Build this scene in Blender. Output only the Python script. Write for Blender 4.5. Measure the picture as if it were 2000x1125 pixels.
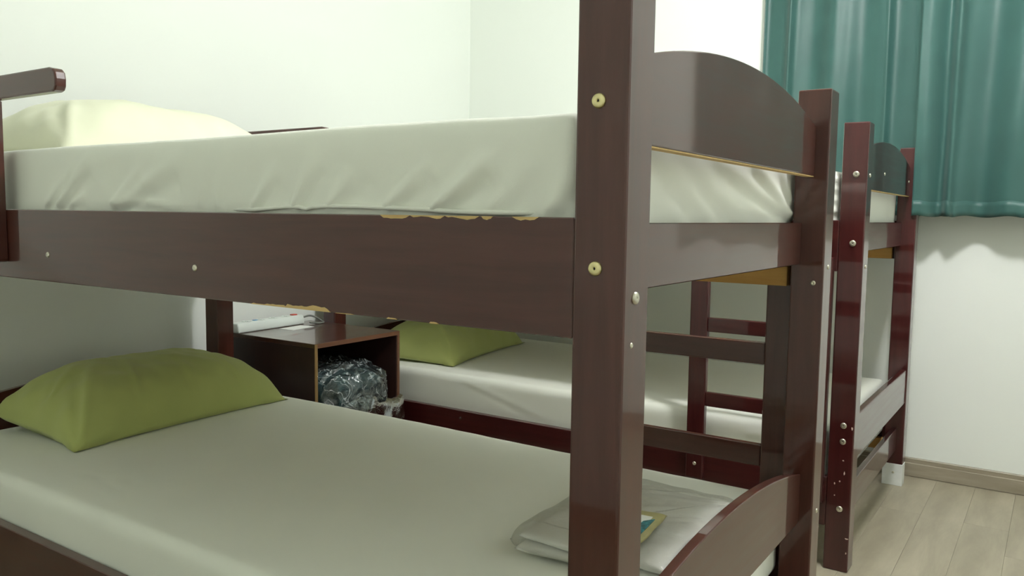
import bpy, bmesh, math, random
import numpy as np
from mathutils import Vector, Matrix, noise

random.seed(7)
for o in list(bpy.data.objects):
    bpy.data.objects.remove(o)
scene = bpy.context.scene
COL = scene.collection

# ------------------------------------------------------------------ camera, world, light, exposure
F_PX = 1599.19
CAM = np.array([-0.83849, -0.40957, 1.00543])
R_ = np.array([0.55822986, -0.82957712, 0.01346226])
U_ = np.array([0.06612418, 0.06065794, 0.99596597])
D_ = np.array([0.82704717, 0.55508776, -0.08871618])
cd = bpy.data.cameras.new('camera')
cd.sensor_width = 36.0
cd.lens = F_PX / 2000 * 36
cd.clip_start = 0.02
cam = bpy.data.objects.new('camera', cd)
COL.objects.link(cam)
cam.matrix_world = Matrix(((R_[0], U_[0], -D_[0], CAM[0]), (R_[1], U_[1], -D_[1], CAM[1]),
                           (R_[2], U_[2], -D_[2], CAM[2]), (0, 0, 0, 1)))
scene.camera = cam
w = bpy.data.worlds.new('world')
scene.world = w
w.use_nodes = True
w.node_tree.nodes['Background'].inputs[0].default_value = (0.6, 0.66, 0.7, 1)
w.node_tree.nodes['Background'].inputs[1].default_value = 0.05
scene.view_settings.view_transform = 'Standard'
scene.view_settings.look = 'None'
scene.view_settings.gamma = 1
scene.view_settings.use_curve_mapping = False
scene.view_settings.exposure = 0.04
scene.cycles.max_bounces = 12
scene.cycles.diffuse_bounces = 9      # a small white room: the light bounces many times
scene.cycles.transparent_max_bounces = 16
LAMP_POS = (1.13, -0.15)
LAMP_POWER = 92.0
LAMP_COLOR = (1.0, 1.0, 1.0)
CEIL = 2.5


def at(px, py, ax, val):
    """point where the ray of a photo pixel meets the plane (axis ax = val)"""
    d = D_ + R_ * (px - 1000) / F_PX - U_ * (py - 562.5) / F_PX
    return CAM + d * (val - CAM[ax]) / d[ax]


# ------------------------------------------------------------------ materials
def nt(name):
    m = bpy.data.materials.new(name)
    m.use_nodes = True
    t = m.node_tree
    return m, t, t.nodes['Principled BSDF']


def node(t, kind, **kw):
    n = t.nodes.new(kind)
    for k, v in kw.items():
        if k in n.inputs:
            n.inputs[k].default_value = v
        else:
            setattr(n, k, v)
    return n


def simple(name, col, rough=0.5, metal=0.0, spec=0.5, bump=0.0, bscale=200, var=0.0, vscale=8, sheen=0.0, coat=0.0):
    m, t, b = nt(name)
    b.inputs['Base Color'].default_value = (*col, 1)
    b.inputs['Roughness'].default_value = rough
    b.inputs['Metallic'].default_value = metal
    b.inputs['Specular IOR Level'].default_value = spec
    b.inputs['Sheen Weight'].default_value = sheen
    b.inputs['Coat Weight'].default_value = coat
    tc = node(t, 'ShaderNodeTexCoord')
    if var:
        n = node(t, 'ShaderNodeTexNoise', Scale=vscale, Detail=3.0)
        t.links.new(tc.outputs['Object'], n.inputs['Vector'])
        r = node(t, 'ShaderNodeValToRGB')
        r.color_ramp.elements[0].position = 0.3
        r.color_ramp.elements[1].position = 0.7
        r.color_ramp.elements[0].color = (*[c * (1 - var) for c in col], 1)
        r.color_ramp.elements[1].color = (*[min(1, c * (1 + var)) for c in col], 1)
        t.links.new(n.outputs[0], r.inputs[0])
        t.links.new(r.outputs[0], b.inputs['Base Color'])
    if bump:
        n = node(t, 'ShaderNodeTexNoise', Scale=bscale, Detail=4.0)
        t.links.new(tc.outputs['Object'], n.inputs['Vector'])
        bp = node(t, 'ShaderNodeBump', Strength=bump, Distance=0.002)
        t.links.new(n.outputs[0], bp.inputs['Height'])
        t.links.new(bp.outputs[0], b.inputs['Normal'])
    return m


def wood(name, c0, c1, axis, rough=0.24, stretch=14, scale=40, bump=0.06, spec=0.5, rnd=0.0, coat=0.0):
    m, t, b = nt(name)
    tc = node(t, 'ShaderNodeTexCoord')
    mp = node(t, 'ShaderNodeMapping')
    s = [1.0, 1.0, 1.0]
    s['XYZ'.index(axis)] = 1.0 / stretch
    mp.inputs['Scale'].default_value = s
    t.links.new(tc.outputs['Object'], mp.inputs['Vector'])
    n = node(t, 'ShaderNodeTexNoise', Scale=scale, Detail=6.0, Roughness=0.65, Distortion=0.4)
    t.links.new(mp.outputs[0], n.inputs['Vector'])
    r = node(t, 'ShaderNodeValToRGB')
    r.color_ramp.elements[0].position = 0.32
    r.color_ramp.elements[1].position = 0.68
    r.color_ramp.elements[0].color = (*c0, 1)
    r.color_ramp.elements[1].color = (*c1, 1)
    t.links.new(n.outputs[0], r.inputs[0])
    out = r.outputs[0]
    if rnd:
        oi = node(t, 'ShaderNodeObjectInfo')
        hs = node(t, 'ShaderNodeHueSaturation')
        mr = node(t, 'ShaderNodeMapRange')
        mr.inputs['To Min'].default_value = 1 - rnd
        mr.inputs['To Max'].default_value = 1 + rnd
        t.links.new(oi.outputs['Random'], mr.inputs['Value'])
        t.links.new(mr.outputs[0], hs.inputs['Value'])
        t.links.new(out, hs.inputs['Color'])
        out = hs.outputs[0]
    t.links.new(out, b.inputs['Base Color'])
    rr = node(t, 'ShaderNodeMapRange')
    rr.inputs['To Min'].default_value = rough * 0.8
    rr.inputs['To Max'].default_value = rough * 1.3
    t.links.new(n.outputs[0], rr.inputs['Value'])
    t.links.new(rr.outputs[0], b.inputs['Roughness'])
    b.inputs['Specular IOR Level'].default_value = spec
    b.inputs['Coat Weight'].default_value = coat
    b.inputs['Coat Roughness'].default_value = 0.045
    bp = node(t, 'ShaderNodeBump', Strength=bump, Distance=0.001)
    t.links.new(n.outputs[0], bp.inputs['Height'])
    t.links.new(bp.outputs[0], b.inputs['Normal'])
    return m


def plastic_film(name, tint=(0.9, 0.97, 0.97), haze=0.08, bscale=18, strength=0.8, gloss=1.6, glint_streak=0.0):
    """thin clear crinkled foil: mostly see-through, with fresnel gloss and a little milky scatter"""
    m = bpy.data.materials.new(name)
    m.use_nodes = True
    t = m.node_tree
    t.nodes.clear()
    o = node(t, 'ShaderNodeOutputMaterial')
    tr = node(t, 'ShaderNodeBsdfTransparent')
    tr.inputs[0].default_value = (*tint, 1)
    gl = node(t, 'ShaderNodeBsdfGlossy', Roughness=0.06)
    df = node(t, 'ShaderNodeBsdfDiffuse')
    df.inputs[0].default_value = (0.75, 0.85, 0.85, 1)
    tc = node(t, 'ShaderNodeTexCoord')
    n = node(t, 'ShaderNodeTexNoise', Scale=bscale, Detail=5.0, Roughness=0.6, Distortion=1.5)
    t.links.new(tc.outputs['Object'], n.inputs['Vector'])
    bp = node(t, 'ShaderNodeBump', Strength=strength, Distance=0.02)
    t.links.new(n.outputs[0], bp.inputs['Height'])
    t.links.new(bp.outputs[0], gl.inputs['Normal'])
    fr = node(t, 'ShaderNodeFresnel', IOR=1.5)
    t.links.new(bp.outputs[0], fr.inputs['Normal'])
    ad = node(t, 'ShaderNodeMath', operation='MULTIPLY_ADD')
    ad.inputs[1].default_value = gloss
    ad.inputs[2].default_value = 0.03
    t.links.new(fr.outputs[0], ad.inputs[0])
    m1 = node(t, 'ShaderNodeMixShader')
    m1.inputs[0].default_value = haze
    if glint_streak:      # milky crumple lines from noise, painted pale to stand in for glints
        n2 = node(t, 'ShaderNodeTexNoise', Scale=13.0, Detail=2.0, Roughness=0.5, Distortion=2.2)
        t.links.new(tc.outputs['Object'], n2.inputs['Vector'])
        ra = node(t, 'ShaderNodeValToRGB')
        ra.color_ramp.elements[0].position = 0.47
        ra.color_ramp.elements[0].color = (haze, haze, haze, 1)
        ra.color_ramp.elements[1].position = 0.53
        ra.color_ramp.elements[1].color = (haze, haze, haze, 1)
        e_ = ra.color_ramp.elements.new(0.5)
        e_.color = (glint_streak, glint_streak, glint_streak, 1)
        t.links.new(n2.outputs[0], ra.inputs[0])
        t.links.new(ra.outputs[0], m1.inputs[0])
    t.links.new(tr.outputs[0], m1.inputs[1])
    t.links.new(df.outputs[0], m1.inputs[2])
    m2 = node(t, 'ShaderNodeMixShader')
    t.links.new(ad.outputs[0], m2.inputs[0])
    t.links.new(m1.outputs[0], m2.inputs[1])
    t.links.new(gl.outputs[0], m2.inputs[2])
    t.links.new(m2.outputs[0], o.inputs[0])
    return m


def emission(name, col, s):
    m = bpy.data.materials.new(name)
    m.use_nodes = True
    b = m.node_tree.nodes['Principled BSDF']
    b.inputs['Base Color'].default_value = (0.8, 0.8, 0.8, 1)
    b.inputs['Emission Color'].default_value = (*col, 1)
    b.inputs['Emission Strength'].default_value = s
    return m


M = {}
DK0, DK1 = (0.053, 0.0145, 0.0095), (0.075, 0.0215, 0.0140)
RD0, RD1 = (0.036, 0.0062, 0.0062), (0.060, 0.0105, 0.0100)
for ax in 'XYZ':
    M['wood' + ax] = wood('dark_varnished_wood_' + ax, DK0, DK1, ax, rough=0.34, coat=0.85, spec=0.2)
    M['red' + ax] = wood('mahogany_varnish_' + ax, RD0, RD1, ax, rough=0.3, coat=0.9, spec=0.2)
    M['pine' + ax] = wood('raw_pine_' + ax, (0.42, 0.23, 0.055), (0.58, 0.36, 0.11), ax, rough=0.55, stretch=20, scale=30)
M['chip'] = wood('bare_chipped_wood', (0.50, 0.33, 0.13), (0.64, 0.46, 0.20), 'Y', rough=0.7, stretch=8, scale=80)
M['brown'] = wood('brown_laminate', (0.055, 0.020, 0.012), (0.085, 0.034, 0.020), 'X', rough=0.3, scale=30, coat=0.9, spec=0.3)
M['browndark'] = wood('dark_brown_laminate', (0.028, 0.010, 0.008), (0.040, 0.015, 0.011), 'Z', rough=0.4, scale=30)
M['edging'] = wood('worn_edging', (0.13, 0.075, 0.022), (0.24, 0.15, 0.05), 'Z', rough=0.5, scale=60)
M['edgebrown'] = wood('brown_edging', (0.10, 0.042, 0.020), (0.14, 0.06, 0.028), 'X', rough=0.4, scale=60)
M['wall'] = simple('white_wall_paint', (0.845, 0.875, 0.832), 0.6, bump=0.08, bscale=220, spec=0.3)
M['ceil'] = simple('ceiling_paint', (0.86, 0.875, 0.845), 0.8, spec=0.2)
M['floor'] = wood('pale_oak_laminate', (0.255, 0.225, 0.160), (0.40, 0.36, 0.265), 'X', rough=0.42, stretch=6, scale=11, bump=0.05, rnd=0.025)
M['gap'] = simple('plank_joint', (0.21, 0.185, 0.135), 0.8)
M['skirt'] = wood('oak_skirting', (0.25, 0.215, 0.155), (0.36, 0.315, 0.24), 'Y', rough=0.4, stretch=12, scale=30)
M['sheet'] = simple('white_cotton_sheet', (0.80, 0.815, 0.735), 0.85, bump=0.12, bscale=900, spec=0.2, sheen=0.15, var=0.02, vscale=3)
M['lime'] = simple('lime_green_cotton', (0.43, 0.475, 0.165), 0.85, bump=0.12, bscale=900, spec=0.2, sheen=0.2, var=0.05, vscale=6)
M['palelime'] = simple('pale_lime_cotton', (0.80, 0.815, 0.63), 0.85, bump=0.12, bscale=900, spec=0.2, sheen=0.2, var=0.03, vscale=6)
M['teal'] = simple('teal_satin', (0.032, 0.096, 0.084), 0.45, bump=0.1, bscale=700, spec=0.4, sheen=0.15, var=0.06, vscale=9)
M['brass'] = simple('brass', (0.72, 0.64, 0.34), 0.32, 1.0, var=0.1, vscale=120)
M['nickel'] = simple('dull_nickel', (0.66, 0.63, 0.52), 0.34, 1.0, var=0.1, vscale=120)
M['black'] = simple('socket_black', (0.01, 0.01, 0.01), 0.6)
M['whiteplate'] = simple('white_plate', (0.72, 0.74, 0.71), 0.45, var=0.04, vscale=40)
M['whiteplastic'] = simple('white_plastic', (0.74, 0.80, 0.76), 0.35)
M['blue'] = simple('blue_plastic', (0.08, 0.28, 0.5), 0.4)
M['redpl'] = simple('red_plastic', (0.5, 0.06, 0.04), 0.4)
M['cable'] = simple('grey_cable', (0.16, 0.17, 0.15), 0.5)
M['paper'] = simple('white_paper', (0.82, 0.83, 0.80), 0.8)
M['blanket'] = simple('dark_slate_blanket', (0.013, 0.046, 0.050), 0.8, bump=0.4, bscale=160, var=0.3, vscale=14, sheen=0.3)
M['film'] = plastic_film('clear_film', haze=0.03, bscale=9, strength=0.45, gloss=1.9, glint_streak=0.5)
M['filmmilky'] = plastic_film('milky_film', tint=(0.8, 0.92, 0.92), haze=0.42, bscale=14, strength=0.4)
M['filmthin'] = plastic_film('thin_clear_film', tint=(0.99, 0.99, 0.985), haze=0.03, bscale=16, strength=0.2, gloss=0.4)
M['linen'] = simple('folded_linen', (0.66, 0.655, 0.605), 0.9, bump=0.3, bscale=500, spec=0.2, var=0.05, vscale=12)
M['kraft'] = simple('yellow_pouch', (0.42, 0.38, 0.17), 0.35, var=0.1, vscale=40)
M['tealprint'] = simple('teal_print', (0.03, 0.20, 0.24), 0.4, var=0.6, vscale=120)
M['pinkprint'] = simple('faded_pink_print', (0.60, 0.46, 0.40), 0.7)
M['glass'] = simple('dark_window_glass', (0.02, 0.03, 0.035), 0.05)
M['alu'] = simple('white_window_frame', (0.7, 0.71, 0.7), 0.35)
M['rod'] = simple('steel_rod', (0.6, 0.6, 0.58), 0.25, 1.0)


# ------------------------------------------------------------------ helpers
def obj(name, me, mat, parent=None, loc=None):
    o = bpy.data.objects.new(name, me)
    COL.objects.link(o)
    if mat is not None and len(me.materials) == 0:
        me.materials.append(M[mat] if isinstance(mat, str) else mat)
    if parent:
        o.parent = parent
    if loc is not None:
        o.location = loc
    return o


def tag(o, label, cat, group=None):
    o['label'] = label
    o['category'] = cat
    if group:
        o['group'] = group
    return o


def thing(name, loc, label, cat, group=None, rz=0.0):
    o = bpy.data.objects.new(name, None)
    COL.objects.link(o)
    o.empty_display_size = 0.05
    o.location = loc
    o.rotation_euler = (0, 0, rz)
    return tag(o, label, cat, group)


def struct(o):
    o['kind'] = 'structure'
    return o


def bm_mesh(name, bm, smooth=False):
    me = bpy.data.meshes.new(name)
    bm.to_mesh(me)
    bm.free()
    if smooth:
        me.polygons.foreach_set('use_smooth', [True] * len(me.polygons))
    return me


def box_mesh(name, lo, hi, bev=0.003, seg=2):
    bm = bmesh.new()
    bmesh.ops.create_cube(bm, size=1)
    lo = Vector(lo)
    hi = Vector(hi)
    c = (lo + hi) / 2
    s = hi - lo
    for v in bm.verts:
        v.co = Vector((v.co.x * s.x, v.co.y * s.y, v.co.z * s.z)) + c
    if bev:
        bmesh.ops.bevel(bm, geom=list(bm.edges), offset=min(bev, min(s) * 0.45), segments=seg, affect='EDGES', profile=0.5)
    return bm_mesh(name, bm)


def box(name, lo, hi, mat, parent=None, bev=0.003, seg=2):
    """box given in its parent's space; its own origin sits at its bottom centre"""
    c = Vector(((lo[0] + hi[0]) / 2, (lo[1] + hi[1]) / 2, lo[2]))
    me = box_mesh(name, Vector(lo) - c, Vector(hi) - c, bev, seg)
    return obj(name, me, mat, parent, c)


def prism(name, pts, lo, hi, plane, mat, parent=None, bev=0.002):
    """polygon pts extruded; plane 'XZ' extrudes along Y lo..hi, 'YZ' along X"""
    bm = bmesh.new()
    vs = []
    for (u, v) in pts:
        vs.append(bm.verts.new((u, lo, v) if plane == 'XZ' else (lo, u, v) if plane == 'YZ' else (u, v, lo)))
    f = bm.faces.new(vs)
    r = bmesh.ops.extrude_face_region(bm, geom=[f])
    d = {'XZ': Vector((0, hi - lo, 0)), 'YZ': Vector((hi - lo, 0, 0)), 'XY': Vector((0, 0, hi - lo))}[plane]
    bmesh.ops.translate(bm, vec=d, verts=[g for g in r['geom'] if isinstance(g, bmesh.types.BMVert)])
    bmesh.ops.recalc_face_normals(bm, faces=bm.faces)
    if bev:
        es = [e for e in bm.edges if len(e.link_faces) == 2 and e.calc_face_angle(0) > 0.9]
        bmesh.ops.bevel(bm, geom=es, offset=bev, segments=2, affect='EDGES', profile=0.5)
    return obj(name, bm_mesh(name, bm), mat, parent)


def lathe_mesh(name, prof, n=20, smooth=True):
    """profile (r, z) turned about Z, closed at both ends when r = 0"""
    bm = bmesh.new()
    rings = []
    for r, z in prof:
        if r < 1e-6:
            rings.append([bm.verts.new((0, 0, z))])
        else:
            rings.append([bm.verts.new((r * math.cos(2 * math.pi * k / n), r * math.sin(2 * math.pi * k / n), z)) for k in range(n)])
    for a, b in zip(rings, rings[1:]):
        for k in range(n):
            k2 = (k + 1) % n
            if len(a) == 1 and len(b) > 1:
                bm.faces.new((a[0], b[k], b[k2]))
            elif len(b) == 1 and len(a) > 1:
                bm.faces.new((a[k], a[k2], b[0]))
            elif len(a) > 1:
                bm.faces.new((a[k], a[k2], b[k2], b[k]))
    bmesh.ops.recalc_face_normals(bm, faces=bm.faces)
    return bm_mesh(name, bm, smooth)


def tube_mesh(name, pts, r, n=10):
    bm = bmesh.new()
    P = [Vector(p) for p in pts]
    rings = []
    up = Vector((0, 0, 1))
    for i, p in enumerate(P):
        t = (P[min(i + 1, len(P) - 1)] - P[max(i - 1, 0)]).normalized()
        a = t.cross(up)
        if a.length < 1e-3:
            a = t.cross(Vector((1, 0, 0)))
        a.normalize()
        b = t.cross(a)
        rings.append([bm.verts.new(p + r * (a * math.cos(2 * math.pi * k / n) + b * math.sin(2 * math.pi * k / n))) for k in range(n)])
    for a, b in zip(rings, rings[1:]):
        for k in range(n):
            bm.faces.new((a[k], a[(k + 1) % n], b[(k + 1) % n], b[k]))
    bm.faces.new(rings[0])
    bm.faces.new(rings[-1])
    bmesh.ops.recalc_face_normals(bm, faces=bm.faces)
    return bm_mesh(name, bm, True)


def np_mesh(name, verts, faces, smooth=True):
    me = bpy.data.meshes.new(name)
    me.from_pydata([tuple(v) for v in verts], [], [tuple(f) for f in faces])
    me.update()
    if smooth:
        me.polygons.foreach_set('use_smooth', [True] * len(me.polygons))
    return me


def grid_sheet(name, P, smooth=True, closed_u=False):
    """P[i][j] -> xyz array (nu, nv, 3)"""
    nu, nv = P.shape[:2]
    V = P.reshape(-1, 3)
    F = []
    for i in range(nu - (0 if closed_u else 1)):
        i2 = (i + 1) % nu
        for j in range(nv - 1):
            F.append((i * nv + j, i2 * nv + j, i2 * nv + j + 1, i * nv + j + 1))
    return np_mesh(name, V, F, smooth)


# bolts: one mesh, turned onto each face
BOLT = lathe_mesh('bolt', [(0, 0.0012), (0.0017, 0.0012), (0.0018, 0.0034), (0.0024, 0.0036), (0.0068, 0.0036), (0.0082, 0.0026), (0.0088, 0.0004), (0.0086, -0.001), (0, -0.001)], 24)
BOLT.materials.append(M['brass'])
SOCK = lathe_mesh('bolt_socket', [(0, 0.0018), (0.0017, 0.0018), (0.0017, 0.0012), (0, 0.0012)], 6, False)
SOCK.materials.append(M['black'])
BOLTN = BOLT.copy()
BOLTN.materials.clear()
BOLTN.materials.append(M['nickel'])
SCREW = lathe_mesh('screw', [(0, 0.0010), (0.0012, 0.0010), (0.0015, 0.0022), (0.0038, 0.0024), (0.0056, 0.0010), (0.0058, -0.001), (0, -0.001)], 18)
SCREW.materials.append(M['nickel'])
FACE = {'-X': (0, -math.pi / 2, 0), '+X': (0, math.pi / 2, 0), '-Y': (math.pi / 2, 0, 0), '+Y': (-math.pi / 2, 0, 0)}


def bolt(parent, pos, face='-X', kind='bolt', mat='brass', s=1.0):
    me = {'brass': BOLT, 'nickel': BOLTN}[mat] if kind == 'bolt' else SCREW
    o = obj(kind, me, None, parent, pos)
    o.rotation_euler = FACE[face]
    o.scale = (s, s, s)
    if kind == 'bolt':
        c = obj('bolt_socket', SOCK, None, o)
    return o


def chip(parent, name, x, y0, y1, z, h, up, seed, mat='chip'):
    """ragged patch of bare wood along a rail edge, a hair proud of the varnish"""
    rs = random.Random(seed)
    n = max(6, int((y1 - y0) / 0.006))
    bm = bmesh.new()
    A, B = [], []
    prev = 0.5
    for k in range(n + 1):
        f = k / n
        prev = min(1, max(0.15, prev + rs.uniform(-0.22, 0.22)))
        e = min(1, 14 * f, 14 * (1 - f))
        hh = h * prev * e + 0.0003
        y = y0 + (y1 - y0) * f
        A.append((y, z))
        B.append((y, z - hh if up else z + hh))
    fr = [[bm.verts.new((x - d, y, zz)) for (y, zz) in A] + [] for d in (0.0006,)][0]
    bk = [bm.verts.new((x - 0.0006, y, zz)) for (y, zz) in B]
    fr2 = [bm.verts.new((x + 0.002, y, zz)) for (y, zz) in A]
    bk2 = [bm.verts.new((x + 0.002, y, zz)) for (y, zz) in B]
    for k in range(n):
        bm.faces.new((fr[k], fr[k + 1], bk[k + 1], bk[k]))
        bm.faces.new((fr[k], fr2[k], fr2[k + 1], fr[k + 1]))
        bm.faces.new((bk[k], bk[k + 1], bk2[k + 1], bk2[k]))
    bmesh.ops.recalc_face_normals(bm, faces=bm.faces)
    return obj(name, bm_mesh(name, bm), mat, parent)


# ------------------------------------------------------------------ room shell
XW, YW = 2.674, 2.233            # wall with curtains, wall behind the bed heads
XN, YN = -1.45, -1.6             # walls behind the camera
struct(box('wall_right', (XW, YN - .1, -.1), (XW + .1, YW + .1, CEIL + .1), 'wall', bev=0))
struct(box('wall_back', (XN - .1, YW, -.1), (XW, YW + .1, CEIL + .1), 'wall', bev=0))
struct(box('wall_left', (XN - .1, YN - .1, -.1), (XN, YW, CEIL + .1), 'wall', bev=0))
struct(box('wall_front', (XN, YN - .1, -.1), (XW, YN, CEIL + .1), 'wall', bev=0))
struct(box('ceiling', (XN, YN, CEIL), (XW, YW, CEIL + .1), 'ceil', bev=0))
floor = struct(box('floor', (XN, YN, -.1), (XW, YW, -0.004), 'gap', bev=0))
# floor planks, along X, each a piece
PW, PL = 0.13, 1.22
cache = {}
row0 = -0.06 - PW * math.floor((-0.06 - YN) / PW) - PW
j = 0
y = row0
while y < YW:
    ya, yb = max(y, YN), min(y + PW, YW)
    if yb - ya > 0.004:
        off = {0: 2.22, 1: 1.62, 2: 1.98}[(j + 2 - round((-0.06 - row0) / PW)) % 3]
        if abs(y + 0.06) < 0.01:
            off = 2.22
        x = off - PL * 6
        while x < XW:
            xa, xb = max(x, XN), min(x + PL, XW)
            if xb - xa > 0.01:
                key = (round(xb - xa, 3), round(yb - ya, 3))
                if key not in cache:
                    cache[key] = box_mesh('plank', (-key[0] / 2 + .00025, -key[1] / 2 + .00025, -.004), (key[0] / 2 - .00025, key[1] / 2 - .00025, 0), 0.0003, 1)
                    cache[key].materials.append(M['floor'])
                o = obj('plank', cache[key], None, floor)
                o.location = Vector(((xa + xb) / 2, (ya + yb) / 2, 0)) - floor.location
            x += PL
    y += PW
    j += 1


def skirting(name, pts_fn, length, mat='skirt'):
    """profiled strip: board with a rounded cap line"""
    prof = [(0, 0), (0.014, 0.002), (0.014, 0.052), (0.0105, 0.0545), (0.0105, 0.0705), (0.008, 0.0735), (0, 0.0735)]
    bm = bmesh.new()
    ends = []
    for s in (0, length):
        ends.append([bm.verts.new(pts_fn(s, d, z)) for d, z in prof])
    n = len(prof)
    for k in range(n):
        bm.faces.new((ends[0][k], ends[0][(k + 1) % n], ends[1][(k + 1) % n], ends[1][k]))
    bm.faces.new(ends[0])
    bm.faces.new(ends[1])
    bmesh.ops.recalc_face_normals(bm, faces=bm.faces)
    return struct(obj(name, bm_mesh(name, bm), mat))


skirting('baseboard_right', lambda s, d, z: (XW - d, YN + s, z), YW - YN)
skirting('baseboard_back', lambda s, d, z: (XN + s, YW - d, z), XW - XN - 0.014)
skirting('baseboard_left', lambda s, d, z: (XN + d, YN + s, z), YW - YN - 0.014)
skirting('baseboard_front', lambda s, d, z: (XN + 0.014 + s, YN + d, z), XW - XN - 0.028)
# window behind the curtains
win = struct(box('window_1', (XW - 0.006, -0.62, 1.12), (XW, 0.55, 2.12), 'glass', bev=0))
for nm, lo, hi in (('window_frame', (-0.012, -0.585, 0), (0, 0.585, 0.04)), ('window_frame', (-0.012, -0.585, 0.96), (0, 0.585, 1.0)),
                   ('window_frame', (-0.012, -0.585, 0.04), (0, -0.545, 0.96)), ('window_frame', (-0.012, 0.545, 0.04), (0, 0.585, 0.96)),
                   ('window_frame', (-0.012, -0.02, 0.04), (0, 0.02, 0.96))):
    box(nm, lo, hi, 'alu', win, bev=0.002)


# ------------------------------------------------------------------ ceiling lamp (out of frame, lights the room)
def ceiling_lamp():
    r = 0.09
    t = thing('ceiling_lamp', (LAMP_POS[0], LAMP_POS[1], CEIL - 0.21), 'round white globe lamp under the ceiling between the bunk beds', 'lamp')
    obj('lamp_base', lathe_mesh('lamp_base', [(0, 0.21), (0.06, 0.21), (0.06, 0.19), (0.045, 0.182), (0, 0.182)], 32), 'whiteplastic', t)
    # the glowing globe is the room's light: strength from its flux in watts
    glow = emission('lamp_glow', LAMP_COLOR, LAMP_POWER / (4 * math.pi ** 2 * r * r))
    prof = [(r * math.sin(math.pi * k / 16), r - r * math.cos(math.pi * k / 16)) for k in range(17)]
    prof[0], prof[-1] = (0, 0), (0, 2 * r)
    obj('lamp_globe', lathe_mesh('lamp_globe', prof, 32), glow, t)


ceiling_lamp()

# ------------------------------------------------------------------ bunk beds
PA, PB = 0.0673, 0.0667          # post size along Y and X
W = 1.0


def arch_pts(x0, x1, zb, zt, k, n=28):
    pts = [(x0, zb), (x1, zb)]
    c = (x0 + x1) / 2
    for i in range(n + 1):
        x = x1 + (x0 - x1) * i / n
        pts.append((x, zt - k * (x - c) ** 2))
    return pts


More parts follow.
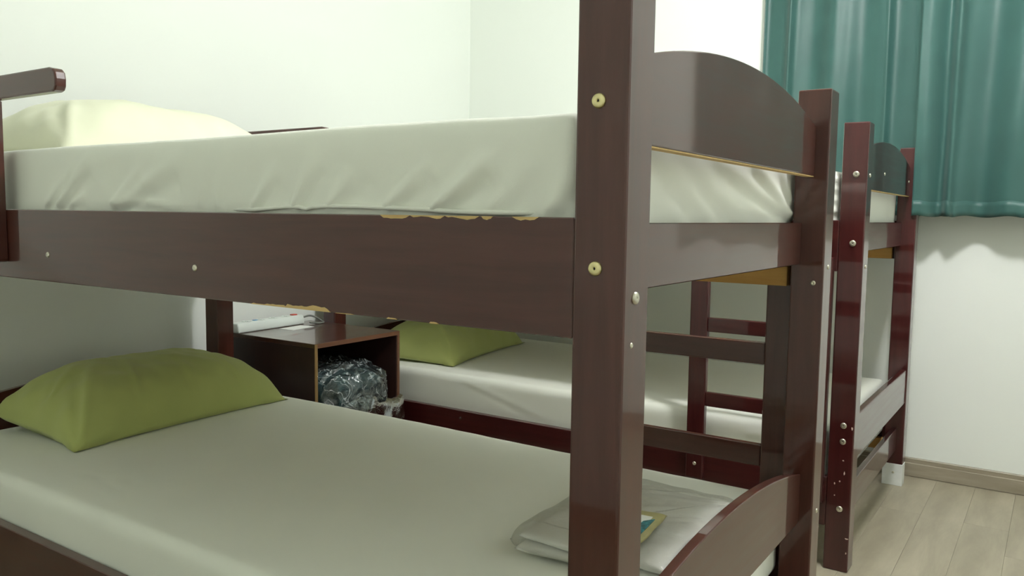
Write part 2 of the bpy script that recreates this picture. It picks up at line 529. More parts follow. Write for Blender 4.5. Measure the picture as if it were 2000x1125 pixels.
def bunk_bed(loc, L, label, wd, low_rail_top, arch_low, ladder_near, guards, foot_low_y, head_top):
    bed = thing('bunk_bed', loc, label, 'bed')
    mz, mx, my = wd + 'Z', wd + 'X', wd + 'Y'
    for x in (0, W - PB):
        box('post', (x, 0, 0), (x + PB, PA, 1.2725), mz, bed, bev=0.0035)
        box('post', (x, L - PA, 0), (x + PB, L, head_top), mz, bed, bev=0.0035)
    # side rails, battens and slats of the two levels
    for (zb, zt) in ((0.8602, 1.0035), (low_rail_top - 0.143, low_rail_top)):
        for x0 in (0.0005, W - 0.0225):
            box('side_rail', (x0, PA, zb), (x0 + 0.022, L - PA, zt), my, bed, bev=0.0015, seg=1)
        zs = zb + 0.043
        for x0 in (0.023, W - 0.023 - 0.025):
            box('slat_batten', (x0, PA + 0.012, zb + 0.0005), (x0 + 0.025, L - PA - 0.03, zs), 'pineY', bed, bev=0.0015, seg=1)
        for k in range(9):
            yy = 0.10 + (L - 0.28) * k / 8
            box('slat', (0.024, yy, zs), (W - 0.024, yy + 0.07, zs + 0.015), 'pineX', bed, bev=0.0015, seg=1)
    # foot and head: rails and panels
    box('foot_rail', (PB, 0.0486, 0.910), (W - PB, 0.0686, 0.9975), mx, bed, bev=0.0015, seg=1)
    box('foot_rail', (PB, foot_low_y, 0.135), (W - PB, foot_low_y + 0.018, 0.222), mx, bed, bev=0.0015, seg=1)
    box('head_rail', (PB, L - 0.066, 0.910), (W - PB, L - 0.046, 0.9975), mx, bed, bev=0.0015, seg=1)
    box('head_rail', (PB, L - 0.066, 0.135), (W - PB, L - 0.046, 0.222), mx, bed, bev=0.0015, seg=1)
    prism('arched_panel', arch_pts(PB, W - PB, 1.0945, 1.252, 0.30), 0.0275, 0.0455, 'XZ', mx, bed)
    rw = box('raw_edge', (PB, 0.0285, 1.0925), (W - PB, 0.0445, 1.0945), 'chip', bed, bev=0)
    rw['label'] = 'bare wood lower edge'
    if arch_low:
        prism('arched_panel', arch_pts(PB, W - PB, 0.353, 0.511, 0.27), 0.0275, 0.0455, 'XZ', mx, bed)
    else:
        box('foot_panel', (PB, 0.004, 0.318), (W - PB, 0.026, 0.447), mx, bed, bev=0.004)
    prism('arched_panel', arch_pts(PB, W - PB, 1.06, min(1.252, head_top + .01) - .01, 0.30), L - 0.0445, L - 0.0265, 'XZ', mx, bed)
    prism('arched_panel', arch_pts(PB, W - PB, 0.353, 0.511, 0.27), L - 0.0445, L - 0.0265, 'XZ', mx, bed)
    # ladder
    if ladder_near:
        x0, x1, zb, zt, ys = -0.024, 0.0, 0.196, 0.9, (0.073, 0.430)
        sw = 0.056
    else:
        x0, x1, zb, zt, ys = W, W + 0.026, 0.0, 0.93, (0.069, 0.452)
        sw = 0.067
    for yy in ys:
        box('ladder_stile', (x0, yy, zb), (x1, yy + sw, zt), mz, bed, bev=0.004)
    for zc in ((0.45, 0.681) if ladder_near else (0.21, 0.464, 0.700)):
        h = 0.022 if ladder_near else 0.025
        box('ladder_rung', (x0 + 0.003, ys[0] + sw, zc - h), (x1 - 0.003, ys[1], zc + h), my, bed, bev=0.003)
    # guard rails of the upper bunk
    for side in guards:
        xa, xb = (-0.022, -0.0005) if side < 0 else (W + 0.0005, W + 0.022)
        ye = L - 0.03
        e = []
        for i in range(9):
            a = math.pi / 2 * (i / 8)
            e.append((1.172 + 0.020 * (1 - math.sin(a)), 1.2725 - 0.012 * (1 - math.cos(a)) if i < 8 else 1.2725 - 0.012))
        sh = 0.0 if side < 0 else 0.36
        prof = [(ye, 1.226), (ye, 1.2725), (1.20, 1.2725), (1.186, 1.269), (1.178, 1.262), (1.175, 1.25), (1.176, 1.236), (1.181, 1.2285), (1.19, 1.226)]
        prof = prof[:2] + [(a + sh, b) for a, b in prof[2:]]
        if side > 0:
            prof = [(a, b + 0.004) for a, b in prof]
        prism('guard_rail', prof, xa, xb, 'YZ', my, bed, bev=0.003)
        for ys0 in ((1.430, 1.90) if side < 0 else (1.62, 1.90)):
            prof = [(ys0, 0.900), (ys0 + 0.002, 0.895), (ys0 + 0.007, 0.893), (ys0 + 0.063, 0.893), (ys0 + 0.068, 0.895), (ys0 + 0.07, 0.900), (ys0 + 0.07, 1.226), (ys0, 1.226)]
            prism('guard_stile', prof, xa, xb, 'YZ', mz, bed, bev=0.002)
    return bed


bed1 = bunk_bed((0, 0, 0), 2.076, 'dark brown bunk bed with chipped side rail and both arched foot panels', 'wood', 0.300, True, False, (-1, 1), 0.0486, 1.24)
bed2 = bunk_bed((1.5724, 0.0448, 0), 2.123, 'mahogany red bunk bed against the curtain wall, white plate on a foot', 'red', 0.2692, False, True, (), 0.026, 1.24)

# hardware of the first bed
for x, f in ((0, '-X'), (W - PB, '-X')):
    for z in ((1.136, 0.945, 0.43, 0.18) if x == 0 else ()):
        bolt(bed1, (x, 0.0375, z), f)
    for z in (0.945, 0.18):
        if x == 0:
            bolt(bed1, (x, 2.076 - 0.033, z), f)
for yy, z in ((1.27, 0.914), (0.793, 0.910), (0.30, 0.905)):
    if yy > 0.5:
        bolt(bed1, (0.0005, yy, z), '-X', 'screw')
bolt(bed1, (0.029, 0, 0.911), '-Y', 'bolt', 'nickel', 0.85)
bolt(bed1, (0.022, 0, 0.856), '-Y', 'screw', 'nickel', 0.6)
bolt(bed1, (W - PB, 0.020, 0.872), '-X', 'screw', 'nickel', 0.9)
bolt(bed1, (W - 0.03, 0, 0.905), '-Y', 'screw', 'nickel', 0.9)
bolt(bed1, (W - 0.03, 0, 0.375), '-Y', 'screw', 'nickel', 0.9)
X2, Y2 = 1.5724, 0.0448
for z in (1.130, 0.940, 0.425, 0.379, 0.183):
    bolt(bed2, (0, 0.029, z), '-X', 'bolt', 'nickel')
bolt(bed2, (-0.024, 0.456, 0.244), '-X', 'screw', 'nickel')
bolt(bed2, (0.035, 0, 1.128), '-Y', 'screw', 'nickel')
bolt(bed2, (0.035, 0, 0.875), '-Y', 'screw', 'nickel')
for px, py in ((1728, 340), (1775, 355)):
    q = at(px, py, 1, Y2 + 0.0275)
    bolt(bed2, (q[0] - X2, 0.0275, q[2]), '-Y', 'screw', 'nickel', 0.9)
# white foot plate
fp = box('foot_plate', (W - PB - 0.0025, -0.002, 0), (W - PB + 0.05, PA + 0.002, 0.083), 'whiteplate', bed2, bev=0.001, seg=1)
fp['label'] = 'white foot plate with a screw'
fp.name = 'foot_plate'
bolt(bed2, (W - PB - 0.0025, 0.030, 0.05), '-X', 'screw', 'nickel', 0.8)

# paint chips of the first bed's upper rail
for k, (x0, x1, py, up) in enumerate(((742, 800, 421, 1), (800, 868, 422, 1), (868, 935, 423, 1), (940, 962, 424, 1), (1000, 1052, 425, 1),
                                      (490, 560, 594, 0), (556, 645, 604, 0), (655, 690, 610, 0), (755, 775, 621, 0), (838, 856, 631, 0))):
    ya = at(x0, py, 0, 0.0)[1]
    yb = at(x1, py, 0, 0.0)[1]
    c = chip(bed1, 'paint_chip', 0.0005, min(ya, yb), max(ya, yb), 1.0035 if up else 0.8602, 0.0065 if up else (0.0075 if k in (5, 6) else 0.0022), up, 11 + k)
# flecks knocked off the second bed's near post
rs = random.Random(5)
for px, py, a, b in ((1647, 900, .004, .002), (1649, 925, .003, .006), (1630, 944, .003, .003), (1640, 940, .004, .003), (1630, 967, .003, .002), (1654, 1053, .009, .002), (1655, 1082, .003, .003), (1668, 838, .004, .005)):
    q = at(px, py, 0, X2)
    bm = bmesh.new()
    n = 7
    vs = [bm.verts.new((-0.0004, a * math.cos(6.283 * i / n) * rs.uniform(.45, .8), b * math.sin(6.283 * i / n) * rs.uniform(.6, 1.2))) for i in range(n)]
    vb = [bm.verts.new((0.0006, v.co.y, v.co.z)) for v in vs]
    bm.faces.new(vs)
    for i in range(n):
        bm.faces.new((vs[i], vs[(i + 1) % n], vb[(i + 1) % n], vb[i]))
    bmesh.ops.recalc_face_normals(bm, faces=bm.faces)
    yy = min(max(q[1] - Y2, 0.006), PA - 0.006)
    obj('paint_fleck', bm_mesh('paint_fleck', bm), 'pinkprint', bed2, (0, yy, q[2]))


# ------------------------------------------------------------------ mattresses in fitted sheets
def axis_coords(lo, hi, r, n, m=5):
    e = np.array([r * (1 - math.cos(math.pi / 2 * k / m)) for k in range(m + 1)])
    mid = np.linspace(lo + r, hi - r, n + 1)[1:-1]
    return np.concatenate([lo + e, mid, (hi - e)[::-1]])


def rbox(lo, hi, r, n):
    """rounded box as merged grid: vertices, normals, quads"""
    r = np.array(r)
    ax = [axis_coords(lo[i], hi[i], r[i], n[i]) for i in range(3)]
    V, Fq = [], []
    base = 0
    for a in range(3):
        b, c = (a + 1) % 3, (a + 2) % 3
        for s in (0, 1):
            B, Cc = np.meshgrid(ax[b], ax[c], indexing='ij')
            P = np.zeros(B.shape + (3,))
            P[..., a] = hi[a] if s else lo[a]
            P[..., b] = B
            P[..., c] = Cc
            nb, nc = B.shape
            idx = np.arange(nb * nc).reshape(nb, nc) + base
            q = np.stack([idx[:-1, :-1], idx[1:, :-1], idx[1:, 1:], idx[:-1, 1:]], -1).reshape(-1, 4)
            if not s:
                q = q[:, ::-1]
            V.append(P.reshape(-1, 3))
            Fq.append(q)
            base += nb * nc
    V = np.concatenate(V)
    Fq = np.concatenate(Fq)
    _, first, inv = np.unique(np.round(V, 6), axis=0, return_index=True, return_inverse=True)
    V = V[first]
    Fq = inv.reshape(-1)[Fq]
    c = np.clip(V, np.array(lo) + r, np.array(hi) - r)
    d = (V - c) / r
    S = d / np.linalg.norm(d, axis=1, keepdims=True)
    N = S / r
    N = N / np.linalg.norm(N, axis=1, keepdims=True)
    # keep flat faces flat: cube-to-round mapping
    return c + S * r, N, Fq


def seg_ridge(u, v, p, q, wd, amp):
    """gaussian fold along the segment p-q, tapering to its ends"""
    p = np.array(p)
    q = np.array(q)
    d = q - p
    L2 = d @ d
    t = ((u - p[0]) * d[0] + (v - p[1]) * d[1]) / L2
    tc_ = np.clip(t, 0, 1)
    du = u - (p[0] + tc_ * d[0])
    dv = v - (p[1] + tc_ * d[1])
    dist2 = du * du + dv * dv
    sd = (du * (-d[1]) + dv * d[0]) / math.sqrt(L2)
    ww = wd * (0.6 + 0.9 * tc_)
    g = np.exp(-dist2 / (ww * ww)) - 0.55 * np.exp(-((sd - 1.6 * ww) ** 2 + (np.where((t < 0) | (t > 1), dist2, 0))) / (ww * ww))
    return amp * g * (1.0 - 0.55 * tc_)


def soft(V, s, seed):
    """cheap smooth noise from a few sines"""
    rs_ = np.random.RandomState(seed)
    out = np.zeros(len(V))
    for _ in range(7):
        k = rs_.normal(size=3) * s
        out += np.sin(V @ k + rs_.uniform(0, 6.28))
    return out / 7


def mattress(name, lo, hi, r, n, folds, label, seed, zrail, hem=None, over=0.0, sag=0.004, crown=0.0, group=None):
    lo = np.array(lo)
    hi = np.array(hi)
    org = np.array([(lo[0] + hi[0]) / 2, (lo[1] + hi[1]) / 2, lo[2]])
    V, N, Fq = rbox(lo, hi, r, n)
    disp = sag * soft(V, 5.0, seed) + 0.0012 * soft(V, 25.0, seed + 1)
    for face, p, q, wd, amp in folds:
        a = {'-X': 0, '-Y': 1, '+Z': 2}[face]
        sgn = 1 if face[0] == '+' else -1
        wgt = np.clip(N[:, a] * sgn, 0, 1) ** 1.5
        u, v = {0: (V[:, 1], V[:, 2]), 1: (V[:, 0], V[:, 2]), 2: (V[:, 0], V[:, 1])}[a]
        disp += wgt * seg_ridge(u, v, p, q, wd, amp)
    disp += over * np.clip(N[:, 0], 0, 1) * np.clip((V[:, 2] - zrail - 0.012) / 0.02, 0, 1) * np.clip((hi[2] - V[:, 2]) / 0.03, 0, 1)
    bott = np.clip(-N[:, 2], 0, 1)
    disp *= (1 - bott)
    V = V + N * disp[:, None]
    V[:, 2] = np.maximum(V[:, 2], lo[2])
    wl = np.clip((V[:, 2] - zrail) / 0.012, 0, 1)[:, None]
    V = np.clip(V, lo, hi) * (1 - wl) + V * wl
    V[:, 1] = np.clip(V[:, 1], lo[1] - 0.0075, hi[1] + 0.004)
    V[:, 0] = np.minimum(V[:, 0], lo[0] + 0.974)
    o = obj(name, np_mesh(name, V - org, Fq), 'sheet', None, org)
    tag(o, label, 'mattress', group)
    if hem:
        pts = [np.array(p) - org for p in hem]
        h = obj('sheet_hem', tube_mesh('sheet_hem', pts, 0.0035, 8), 'sheet', o)
    return o


def fx(x, y):
    q = at(x, y, 0, 0.026)
    return (q[1], q[2])


def fy(x, y):
    q = at(x, y, 1, 0.078)
    return (q[0], q[2])


folds = []
for (x0, y0, x1, y1, wd, am) in ((92, 402, 141, 332, .009, .0035), (117, 400, 171, 319, .011, .005), (140, 400, 165, 385, .006, .004),
                                 (222, 400, 273, 336, .009, .0045), (233, 400, 341, 319, .013, .005), (393, 400, 399, 330, .012, .002), (427, 400, 436, 320, .012, .002),
                                 (498, 405, 535, 340, .009, .0035), (577, 408, 612, 320, .010, .004), (646, 405, 705, 320, .013, .003),
                                 (753, 410, 835, 325, .009, .004), (846, 414, 945, 318, .008, .006), (875, 405, 960, 318, .010, .004), (963, 412, 1040, 310, .014, .003),
                                 (1075, 420, 1108, 340, .012, .005)):
    folds.append(('-X', fx(x0, y0), fx(x1, y1), wd * 1.1, am * 2.0))
for (x0, y0, x1, y1) in ((225, 404, 252, 394), (252, 394, 290, 395), (290, 395, 350, 407)):
    folds.append(('-X', fx(x0, y0), fx(x1, y1), .006, .005))
for (x0, y0, x1, y1, wd, am) in ((1550, 430, 1391, 307, .010, .006), (1552, 430, 1471, 320, .010, .006), (1553, 428, 1525, 335, .008, .005),
                                 (1500, 431, 1329, 298, .014, .004), (1460, 431, 1289, 300, .016, .004), (1391, 431, 1280, 310, .014, .004), (1329, 431, 1272, 356, .014, .003)):
    folds.append(('-Y', fy(x0, y0), fy(x1, y1), wd * 1.3, am * 1.25))
hem = []
for x, y in ((440, 414.5), (500, 409.5), (560, 403.5), (585, 404.5), (600, 408), (612, 404), (640, 402.5), (700, 403.5), (800, 407.5), (880, 413), (930, 415), (1000, 417), (1045, 421)):
    q = at(x, y, 0, 0.0215)
    q[2] = max(q[2], 1.008)
    q[0] += 0.008 if x in (440, 1045) else 0.0
    hem.append(q)
mattress('mattress', (0.0245, 0.0765, 0.919), (0.976, 2.003, 1.131), (0.020, 0.018, 0.036), (50, 360, 22), folds,
         'upper mattress in a wrinkled white sheet on the dark brown bunk', 3, 1.0045, hem, over=0.020)
folds = []
for (x0, y0, x1, y1, wd, am) in ((520, 826, 1040, 1020, .008, .0016), (130, 915, 255, 985, .008, .0022), (200, 925, 290, 970, .008, .0018)):
    p, q = at(x0, y0, 2, .40), at(x1, y1, 2, .40)
    folds.append(('+Z', (p[0], p[1]), (q[0], q[1]), wd, am))
mattress('mattress', (0.0245, 0.076, 0.216), (0.972, 2.0, 0.400), (0.022, 0.022, 0.030), (60, 160, 16), folds,
         'lower mattress in a smooth white sheet on the dark brown bunk', 9, 0.30, sag=0.003)
folds = []
rs = random.Random(3)
for k in range(16):
    yy = Y2 + 0.1 + k * 0.11
    folds.append(('-X', (yy, .985 + rs.uniform(0, .06)), (yy - rs.uniform(.02, .08), 1.13), .012, .004))
for k in range(5):
    zz = 1.0 + .03 * k
    folds.append(('-X', (Y2 + .075, zz), (Y2 + .2, zz + .012), .008, .006))
folds.append(('-Y', (X2 + .95, .97), (X2 + .80, 1.09), .02, .006))
mattress('mattress', (X2 + .0245, Y2 + .0765, 0.919), (X2 + .972, Y2 + 2.05, 1.143), (0.022, 0.020, 0.034), (40, 260, 20), folds,
         'upper mattress in a crumpled white sheet on the mahogany red bunk', 21, 1.0045)
folds = [('-X', (1.45, .38), (1.05, .285), .010, .002), ('-X', (.5, .30), (.1, .34), .02, .004)]
for x0, y0, x1, y1 in ((1400, 838, 1490, 830),):
    folds.append(('-X', (.35, .35), (.15, .36), .012, .004))
mattress('mattress', (X2 + .0245, Y2 + .0765, 0.186), (X2 + .972, Y2 + 2.05, 0.398), (0.024, 0.024, 0.030), (40, 160, 16), folds,
         'lower mattress in a white sheet on the mahogany red bunk', 33, 0.27, sag=0.003)


# ------------------------------------------------------------------ pillows
def pillow(loc, hx, hy, H, rz, tilt, label, mat, seed, flat=0.28, wr=(), lift=0.0):
    n, m = 80, 56
    u = np.linspace(-1, 1, n + 1)
    v = np.linspace(-1, 1, m + 1)
    Uu, Vv = np.meshgrid(u, v, indexing='ij')
    # outline: straight sides drawn in a little, corners poking out
    ex = hx * (1 - 0.055 * (1 - Vv ** 2))
    ey = hy * (1 - 0.075 * (1 - Uu ** 2))
    X = Uu * ex
    Y = Vv * ey
    prof = ((1 - np.abs(Uu) ** 3.6) * (1 - np.abs(Vv) ** 2.8)) ** 0.45
    P = np.stack([X, Y, np.zeros_like(X)], -1).reshape(-1, 3)
    crinkle = (0.008 * soft(P, 17, seed) + 0.005 * soft(P, 38, seed + 1) + 0.003 * soft(P * np.array([1, .5, 1]), 80, seed + 2)).reshape(X.shape)
    edge = np.clip(1 - np.maximum(np.abs(Uu), np.abs(Vv)), 0, 1)
    pucker = 0.010 * np.exp(-edge / 0.16) * np.sin(Uu * 19 + seed) * np.sin(Vv * 13 + 1.3 * seed) * (edge > 0)
    top = H * (1 - flat) * prof + (crinkle * np.clip(prof, 0, 1) + pucker * np.clip(edge * 14, 0, 1))
    for (a, b, wd, am) in wr:
        r_ = seg_ridge(X.reshape(-1), Y.reshape(-1), a, b, wd, am).reshape(X.shape)
        top = top + r_ * np.clip(edge * 8, 0, 1)
    bot = -H * flat * np.clip(prof * 1.6, 0, 1)
    zt = H * flat + top
    zb = H * flat + bot
    nv = m + 1
    tv = np.stack([X, Y, zt], -1).reshape(-1, 3)
    bv = np.stack([X, Y, zb], -1).reshape(-1, 3)
    bmap = np.zeros((n + 1) * nv, int)
    V = list(tv)
    for i in range(n + 1):
        for j_ in range(nv):
            k = i * nv + j_
            if i in (0, n) or j_ in (0, m):
                bmap[k] = k
            else:
                bmap[k] = len(V)
                V.append(bv[k])
    Fc = []
    for i in range(n):
        for j_ in range(m):
            a, b, c, d = i * nv + j_, (i + 1) * nv + j_, (i + 1) * nv + j_ + 1, i * nv + j_ + 1
            Fc.append((a, b, c, d))
            Fc.append((bmap[d], bmap[c], bmap[b], bmap[a]))
    V = np.array(V)
    # settle: seam sags to the sheet near the free edges, tilt lifts the edge that leans on the headboard
    sagw = (np.abs(V[:, 0]) / hx) ** 4
    V[:, 2] -= H * flat * 0.75 * np.clip(sagw, 0, 1) * (V[:, 2] > H * flat * 0.3)
    V[:, 2] -= H * flat * 0.85 * np.clip(-V[:, 1] / hy, 0, 1) ** 4
    V[:, 2] = np.maximum(V[:, 2], 0) + tilt * np.clip((V[:, 1] + hy) / (2 * hy), 0, 1) ** 2
    V[:, 2] -= V[:, 2].min()
    o = obj('pillow', np_mesh('pillow', V, Fc), mat, None, loc)
    o.rotation_euler = (0, 0, rz)
    return tag(o, label, 'pillow')


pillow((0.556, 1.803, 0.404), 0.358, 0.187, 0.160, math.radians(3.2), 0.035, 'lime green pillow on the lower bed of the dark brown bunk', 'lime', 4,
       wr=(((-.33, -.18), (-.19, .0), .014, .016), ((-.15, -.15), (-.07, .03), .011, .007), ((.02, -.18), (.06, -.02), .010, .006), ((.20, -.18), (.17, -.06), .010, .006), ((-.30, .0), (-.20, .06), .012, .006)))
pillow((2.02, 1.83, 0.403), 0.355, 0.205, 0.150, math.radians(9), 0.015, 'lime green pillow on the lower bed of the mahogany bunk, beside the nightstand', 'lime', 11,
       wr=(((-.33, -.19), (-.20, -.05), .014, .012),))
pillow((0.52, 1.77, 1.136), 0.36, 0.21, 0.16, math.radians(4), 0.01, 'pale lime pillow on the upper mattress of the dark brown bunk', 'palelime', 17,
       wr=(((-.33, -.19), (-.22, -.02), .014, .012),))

# ------------------------------------------------------------------ nightstand and what stands on it
NX0, NX1, NY0, NY1, NZ = 1.069, 1.497, 1.672, 2.165, 0.56
ns = thing('nightstand', ((NX0 + NX1) / 2, (NY0 + NY1) / 2, 0), 'brown wooden open nightstand standing between the two bunk beds', 'nightstand')


def nbox(name, lo, hi, mat, bev=0.0012, parent=None):
    c = ns.location
    return box(name, (lo[0] - c.x, lo[1] - c.y, lo[2]), (hi[0] - c.x, hi[1] - c.y, hi[2]), mat, parent or ns, bev, 1)


T = 0.016
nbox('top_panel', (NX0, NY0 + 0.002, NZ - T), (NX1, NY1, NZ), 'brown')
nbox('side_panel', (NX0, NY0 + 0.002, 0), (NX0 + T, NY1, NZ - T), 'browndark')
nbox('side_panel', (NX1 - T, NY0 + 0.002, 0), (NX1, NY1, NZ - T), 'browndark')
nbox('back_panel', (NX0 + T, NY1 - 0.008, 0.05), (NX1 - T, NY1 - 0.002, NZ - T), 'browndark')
nbox('shelf', (NX0 + T, NY0 + 0.003, 0.232), (NX1 - T, NY1 - 0.008, 0.248), 'brown')
dr = nbox('drawer_front', (NX0 + T + 0.002, NY0 + 0.004, 0.06), (NX1 - T - 0.002, NY0 + 0.020, 0.229), 'brown')
obj('drawer_knob', lathe_mesh('drawer_knob', [(0, 0), (0.006, 0), (0.006, 0.01), (0.012, 0.016), (0.012, 0.022), (0, 0.026)], 16), 'nickel', dr, (0, -0.008, 0.085)).rotation_euler = (math.pi / 2, 0, 0)
e1 = nbox('edge_strip', (NX0, NY0 - 0.0005, 0.335), (NX0 + T * 0.8, NY0 + 0.0025, NZ - 0.002), 'edging', 0.0005)
e1['label'] = 'worn yellowish edge strip'
nbox('edge_strip', (NX0, NY0 - 0.0005, 0.0), (NX0 + T * 0.8, NY0 + 0.0025, 0.334), 'edgebrown', 0.0005)
nbox('edge_strip', (NX1 - T * 0.8, NY0 - 0.0005, 0.0), (NX1, NY0 + 0.0025, NZ - T), 'edgebrown', 0.0005)
nbox('edge_strip', (NX0 + T * 0.8, NY0 - 0.0005, NZ - T), (NX1, NY0 + 0.0025, NZ - 0.0005), 'edgebrown', 0.0005)

# power strip
ps = thing('power_strip', (1.235, 2.105, NZ), 'white power strip with a grey cable lying on the nightstand', 'power strip', rz=math.radians(4))
bm = bmesh.new()
prof = [(-.026, 0), (.026, 0), (.026, .020), (.019, .037), (-.019, .037), (-.026, .020)]
ends = [[bm.verts.new((x, a, b)) for a, b in prof] for x in (-.172, .165)]
for k in range(6):
    bm.faces.new((ends[0][k], ends[0][(k + 1) % 6], ends[1][(k + 1) % 6], ends[1][k]))
bm.faces.new(ends[0])
bm.faces.new(ends[1])
bmesh.ops.recalc_face_normals(bm, faces=bm.faces)
bmesh.ops.bevel(bm, geom=list(bm.edges), offset=0.006, segments=3, affect='EDGES', profile=0.5)
obj('strip_body', bm_mesh('strip_body', bm, True), 'whiteplastic', ps)
for k in range(4):
    x = -.11 + .065 * k
    s_ = obj('socket', lathe_mesh('socket', [(0, .0005), (.014, .0005), (.016, .0018), (.0175, .0018), (.018, 0), (0, 0)], 20), 'whiteplastic', ps, (x, 0, .0372))
    for dy in (-.005, .005):
        box('socket_hole', (-.0015, dy - .003, .0005), (.0015, dy + .003, .0009), 'black', s_, 0)
box('switch', (.118, -.009, .037), (.142, .009, .0415), 'redpl', ps, .0015)
box('switch', (-.066 - .012, -.007, .037), (-.066 + .006, .007, .0395), 'blue', ps, .001)
cab = [(.165, 0, .02), (.19, -.004, .026), (.212, -.012, .028), (.232, -.03, .018), (.238, -.05, .006), (.225, -.07, .004), (.20, -.072, .004), (.178, -.055, .006), (.172, -.045, .008)]
P = [Vector(c) for c in cab]
sm = []
for i in range(len(P) - 1):
    p0, p1, p2, p3 = P[max(i - 1, 0)], P[i], P[i + 1], P[min(i + 2, len(P) - 1)]
    for k in range(6):
        t_ = k / 6
        sm.append(0.5 * ((2 * p1) + (p2 - p0) * t_ + (2 * p0 - 5 * p1 + 4 * p2 - p3) * t_ ** 2 + (3 * p1 - p0 - 3 * p2 + p3) * t_ ** 3))
sm.append(P[-1])
obj('cable', tube_mesh('cable', sm, .0038, 10), 'cable', ps)
# paper card
q4 = [(1.24, 2.055), (1.251, 1.985), (1.368, 2.002), (1.361, 2.070)]
cx, cy = 1.305, 2.028
card = prism('paper_card', [(a - cx, b - cy) for a, b in q4], 0, 0.0008, 'XY', 'paper', None, 0)
card.location = (cx, cy, NZ + 0.0002)
tag(card, 'small white paper card lying beside the power strip', 'card')


# bag of bedding on the nightstand shelf
def blob(name, c, half, seed, amp, freq, n=64, m=40, zmin=None, power=2.6, crease=0.0):
    th = np.linspace(0, 2 * math.pi, n, endpoint=False)
    ph = np.linspace(-math.pi / 2, math.pi / 2, m)
    Tt, Pp = np.meshgrid(th, ph, indexing='ij')
    sp = lambda a: np.sign(np.cos(a)) * np.abs(np.cos(a)) ** (2 / power)
    ss = lambda a: np.sign(np.sin(a)) * np.abs(np.sin(a)) ** (2 / power)
    X = half[0] * sp(Pp) * sp(Tt)
    Y = half[1] * sp(Pp) * ss(Tt)
    Z = half[2] * ss(Pp)
    P_ = np.stack([X, Y, Z], -1)
    Q = P_.reshape(-1, 3)
    nrm = Q / (np.array(half) ** 2)
    nrm /= np.linalg.norm(nrm, axis=1, keepdims=True) + 1e-9
    a = soft(Q, freq, seed)
    b = np.abs(soft(Q, freq * 2.2, seed + 1))
    if crease:
        cr = 0
        for k_ in range(3):
            cr = cr + (0.35 - np.sqrt(np.abs(soft(Q * np.array([1, 1, .45]), freq * (2.0 + k_), seed + 5 + k_)))) / (1 + .5 * k_)
        Q = Q + nrm * (crease * cr)[:, None]
    Q = Q + nrm * (amp * (a + 0.6 * (b - 0.3)))[:, None]
    Q = Q + np.array(c)
    if zmin is not None:
        Q[:, 2] = np.maximum(Q[:, 2], zmin)
    me = grid_sheet(name, Q.reshape(n, m, 3), True, True)
    return me


bc = (1.283, 1.80, 0.2485)
bag = thing('bedding_bag', bc, 'clear plastic bag of dark bedding stuffed into the nightstand opening', 'bag')
obj('folded_blanket', blob('folded_blanket', (0, 0.01, 0.101), (0.178, 0.150, 0.101), 5, 0.014, 20, zmin=0.002), 'blanket', bag)
obj('plastic_wrap', blob('plastic_wrap', (0.0, 0.0, 0.110), (0.187, 0.172, 0.110), 8, 0.011, 24, 160, 100, zmin=0.0005, crease=0.016), 'film', bag)
# loose bag mouth spilling over the front edge
nu, nvv = 90, 34
P3 = np.zeros((nu, nvv, 3))
for i in range(nu):
    f = i / (nu - 1)
    x = -0.10 + 0.310 * f
    for k in range(nvv):
        g = k / (nvv - 1)
        wob = math.sin(f * 15 + 2.5 * g) * 0.6 + math.sin(f * 29 + 1.7 - 3 * g) * 0.3
        z_top = 0.085 + 0.022 * math.sin(f * 6.0 - 0.6)
        z_bot = -0.012 - 0.012 * math.sin(f * 8 + 1.0) + (0.010 if 0.60 < f < 0.88 else 0.0) * math.sin((f - .6) / .28 * math.pi)
        yy = -0.132 - 0.028 * math.sin(min(1, g * 1.6) * 1.57) - 0.006 * wob * (0.3 + g)
        zz = z_top + (z_bot - z_top) * g ** 1.3 + 0.006 * math.sin(g * 3.14) + 0.004 * wob * math.sin(g * 3.14)
        P3[i, k] = (x + 0.006 * math.sin(g * 7 + f * 13), yy, zz)
mo = obj('bag_mouth', grid_sheet('bag_mouth', P3), 'filmmilky', bag)

# ------------------------------------------------------------------ wrapped linen on the lower bed, with a small pouch
lc = at(1215, 1050, 2, 0.43)
lp = thing('linen_pack', (0.538, 0.236, 0.403), 'folded grey white linen wrapped in clear plastic on the lower bed', 'linen', rz=math.radians(2))


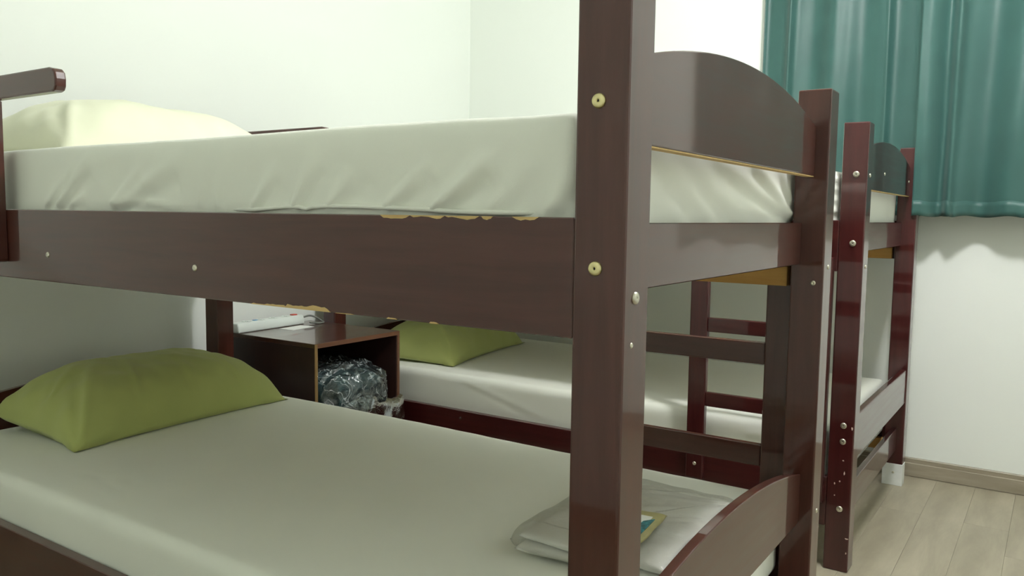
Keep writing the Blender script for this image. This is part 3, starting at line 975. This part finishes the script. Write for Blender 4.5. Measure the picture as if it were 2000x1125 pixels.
def cushion(name, hx, hy, h, z0, seed, mat, parent, amp=0.003, n=90, m=70, creases=()):
    u = np.linspace(-1, 1, n)
    v = np.linspace(-1, 1, m)
    Uu, Vv = np.meshgrid(u, v, indexing='ij')
    X = Uu * hx * (1 + 0.02 * np.sin(Vv * 5 + seed))
    Y = Vv * hy * (1 + 0.02 * np.sin(Uu * 6 + seed))
    e = np.clip((1 - np.abs(Uu) ** 8) * (1 - np.abs(Vv) ** 8), 0, 1) ** 0.3
    Q = np.stack([X, Y, 0 * X], -1).reshape(-1, 3)
    ns_ = amp * (soft(Q, 26, seed) + .7 * soft(Q, 60, seed + 2)).reshape(X.shape)
    for a, b, wd, am in creases:
        ns_ = ns_ + seg_ridge(X.reshape(-1), Y.reshape(-1), a, b, wd, am).reshape(X.shape)
    zt = z0 + h / 2 + (h / 2 + ns_) * e
    zb = z0 + h / 2 - (h / 2) * e
    top = np.stack([X, Y, zt], -1)
    bot = np.stack([X, Y, zb], -1)
    V = np.concatenate([top.reshape(-1, 3), bot.reshape(-1, 3)])
    Fc = []
    off = n * m
    for i in range(n - 1):
        for k in range(m - 1):
            a, b, c, d = i * m + k, (i + 1) * m + k, (i + 1) * m + k + 1, i * m + k + 1
            Fc.append((a, b, c, d))
            Fc.append((d + off, c + off, b + off, a + off))
    me = np_mesh(name, V, Fc)
    bm = bmesh.new()
    bm.from_mesh(me)
    bmesh.ops.remove_doubles(bm, verts=bm.verts, dist=1e-5)
    bm.to_mesh(me)
    bm.free()
    me.polygons.foreach_set('use_smooth', [True] * len(me.polygons))
    return obj(name, me, mat, parent)


cushion('folded_linen', 0.190, 0.140, 0.022, 0.001, 3, 'linen', lp, 0.002)
cushion('folded_linen', 0.184, 0.136, 0.022, 0.021, 7, 'linen', lp, 0.0045, creases=(((-.10, .12), (.02, -.12), .006, .003), ((.02, .13), (.14, -.03), .006, .004), ((-.03, .04), (.05, -.13), .005, .003), ((.10, .03), (.15, -.13), .006, .004), ((.06, .13), (.16, -.12), .012, .005), ((-.02, .10), (.10, -.10), .012, .003), ((.12, .12), (.18, .02), .010, .004)))
cushion('plastic_wrap', 0.199, 0.149, 0.054, 0.0002, 12, 'filmthin', lp, 0.004, creases=(((.05, .14), (.17, -.12), .008, .006), ((-.16, .1), (-.18, -.1), .008, .006), ((0, -.05), (.12, -.14), .008, .006)))
pz = 0.4025 + 0.058
pc = at(1298, 1012, 2, pz + 0.004)
po = thing('toiletry_pouch', (pc[0] - 0.062, pc[1] + 0.040, pz), 'small yellow pouch with white card and teal print on the linen', 'pouch', rz=math.radians(6))
cushion('pouch_body', 0.072, 0.048, 0.008, 0.0, 5, 'kraft', po, 0.0008, 30, 24)
box('printed_card', (-0.056, -0.030, 0.0080), (0.040, 0.036, 0.0092), 'paper', po, 0.0003, 1)
prism('teal_print', [(-0.058, -0.037), (0.030, -0.037), (0.012, -0.022), (-0.030, -0.018), (-0.058, -0.006)], 0.0079, 0.0096, 'XY', 'tealprint', po, 0)


# ------------------------------------------------------------------ curtains
def curtain(name, y0, y1, xc, amp, lam, ztop, zbot, seed, label, flare, hem_h=0.04, edge_x=None):
    nu, nv = 150, 70
    rs_ = np.random.RandomState(seed)
    f = np.linspace(0, 1, nu)
    g = np.linspace(0, 1, nv)
    Ff, Gg = np.meshgrid(f, g, indexing='ij')
    Lw = abs(y1 - y0)
    ph = rs_.uniform(0, 6.28)
    warp = Ff + 0.035 * np.sin(Ff * 9 + ph) + 0.02 * Gg * np.sin(Ff * 5 + 1.1 * ph)
    th = warp * Lw / lam * 2 * math.pi
    a = amp * (0.75 + 0.25 * np.sin(Ff * 7 + ph)) * (0.8 + 0.35 * Gg)
    X = xc + a * np.sin(th) + 0.25 * a * np.sin(2.3 * th + ph + 1.5 * Gg) + flare * Gg
    # soft dents where the cloth buckles
    X += 0.25 * amp * np.sin(Gg * 9 + Ff * 14 + ph) * np.exp(-((Gg - .75) / .25) ** 2)
    Y = y0 + (y1 - y0) * Ff + 0.012 * np.sin(th + 1.2)
    Y = Y - Y[0:1] + (y0)
    Z = ztop + (zbot - ztop) * Gg + 0.003 * np.sin(th * 2) * Gg
    X += 0.0018 * np.sin(th * 6) * np.exp(-((1 - Gg) / .02) ** 2)
    Y = np.minimum(Y, y0)
    if edge_x is not None:      # the free edge hangs round the front of the bed post
        wgt = np.clip(1 - (Ff - 0.028) / 0.05, 0, 1)
        wgt = wgt * wgt * (3 - 2 * wgt)
        X = X * (1 - wgt) + (edge_x + 0.004 * np.sin(Gg * 14) * Ff * 30) * wgt
    P_ = np.stack([X, Y, Z], -1)
    org = np.array([xc, (y0 + y1) / 2, zbot])
    o = obj(name, grid_sheet(name, P_ - org), 'teal', None, org)
    md = o.modifiers.new('thickness', 'SOLIDIFY')
    md.thickness = 0.0016
    md.offset = 0
    tag(o, label, 'curtain')
    # turned-up hem, its stitched band standing a little off the cloth
    hb = P_[:, int(nv * (1 - hem_h)) - 1:, :].copy()
    hb[..., 0] -= 0.0011
    h = obj('hem', grid_sheet('hem', hb - org), 'teal', o)
    md = h.modifiers.new('thickness', 'SOLIDIFY')
    md.thickness = 0.0008
    md.offset = 0
    return o


ROD_Z = 2.3
curtain('curtain', 0.672, -0.03, 2.626, 0.019, 0.16, ROD_Z - 0.02, 1.025, 4, 'teal satin curtain panel hanging behind the mahogany bunk', 0.0)
curtain('curtain', 0.060, -0.85, 2.535, 0.026, 0.19, ROD_Z - 0.02, 1.022, 9, 'teal satin curtain panel overlapping the mahogany bunk\'s foot corner', 0.0, edge_x=2.488)
rodt = thing('curtain_rod', (2.60, -0.05, ROD_Z), 'steel curtain rod above the teal curtains', 'rod')
obj('rod_bar', tube_mesh('rod_bar', [(0, -0.85, 0), (0, 0.85, 0)], 0.011, 16), 'rod', rodt)
for yy in (-0.85, 0.85):
    obj('rod_bracket', tube_mesh('rod_bracket', [(0, yy, 0), (0.074, yy, 0)], 0.008, 12), 'rod', rodt)
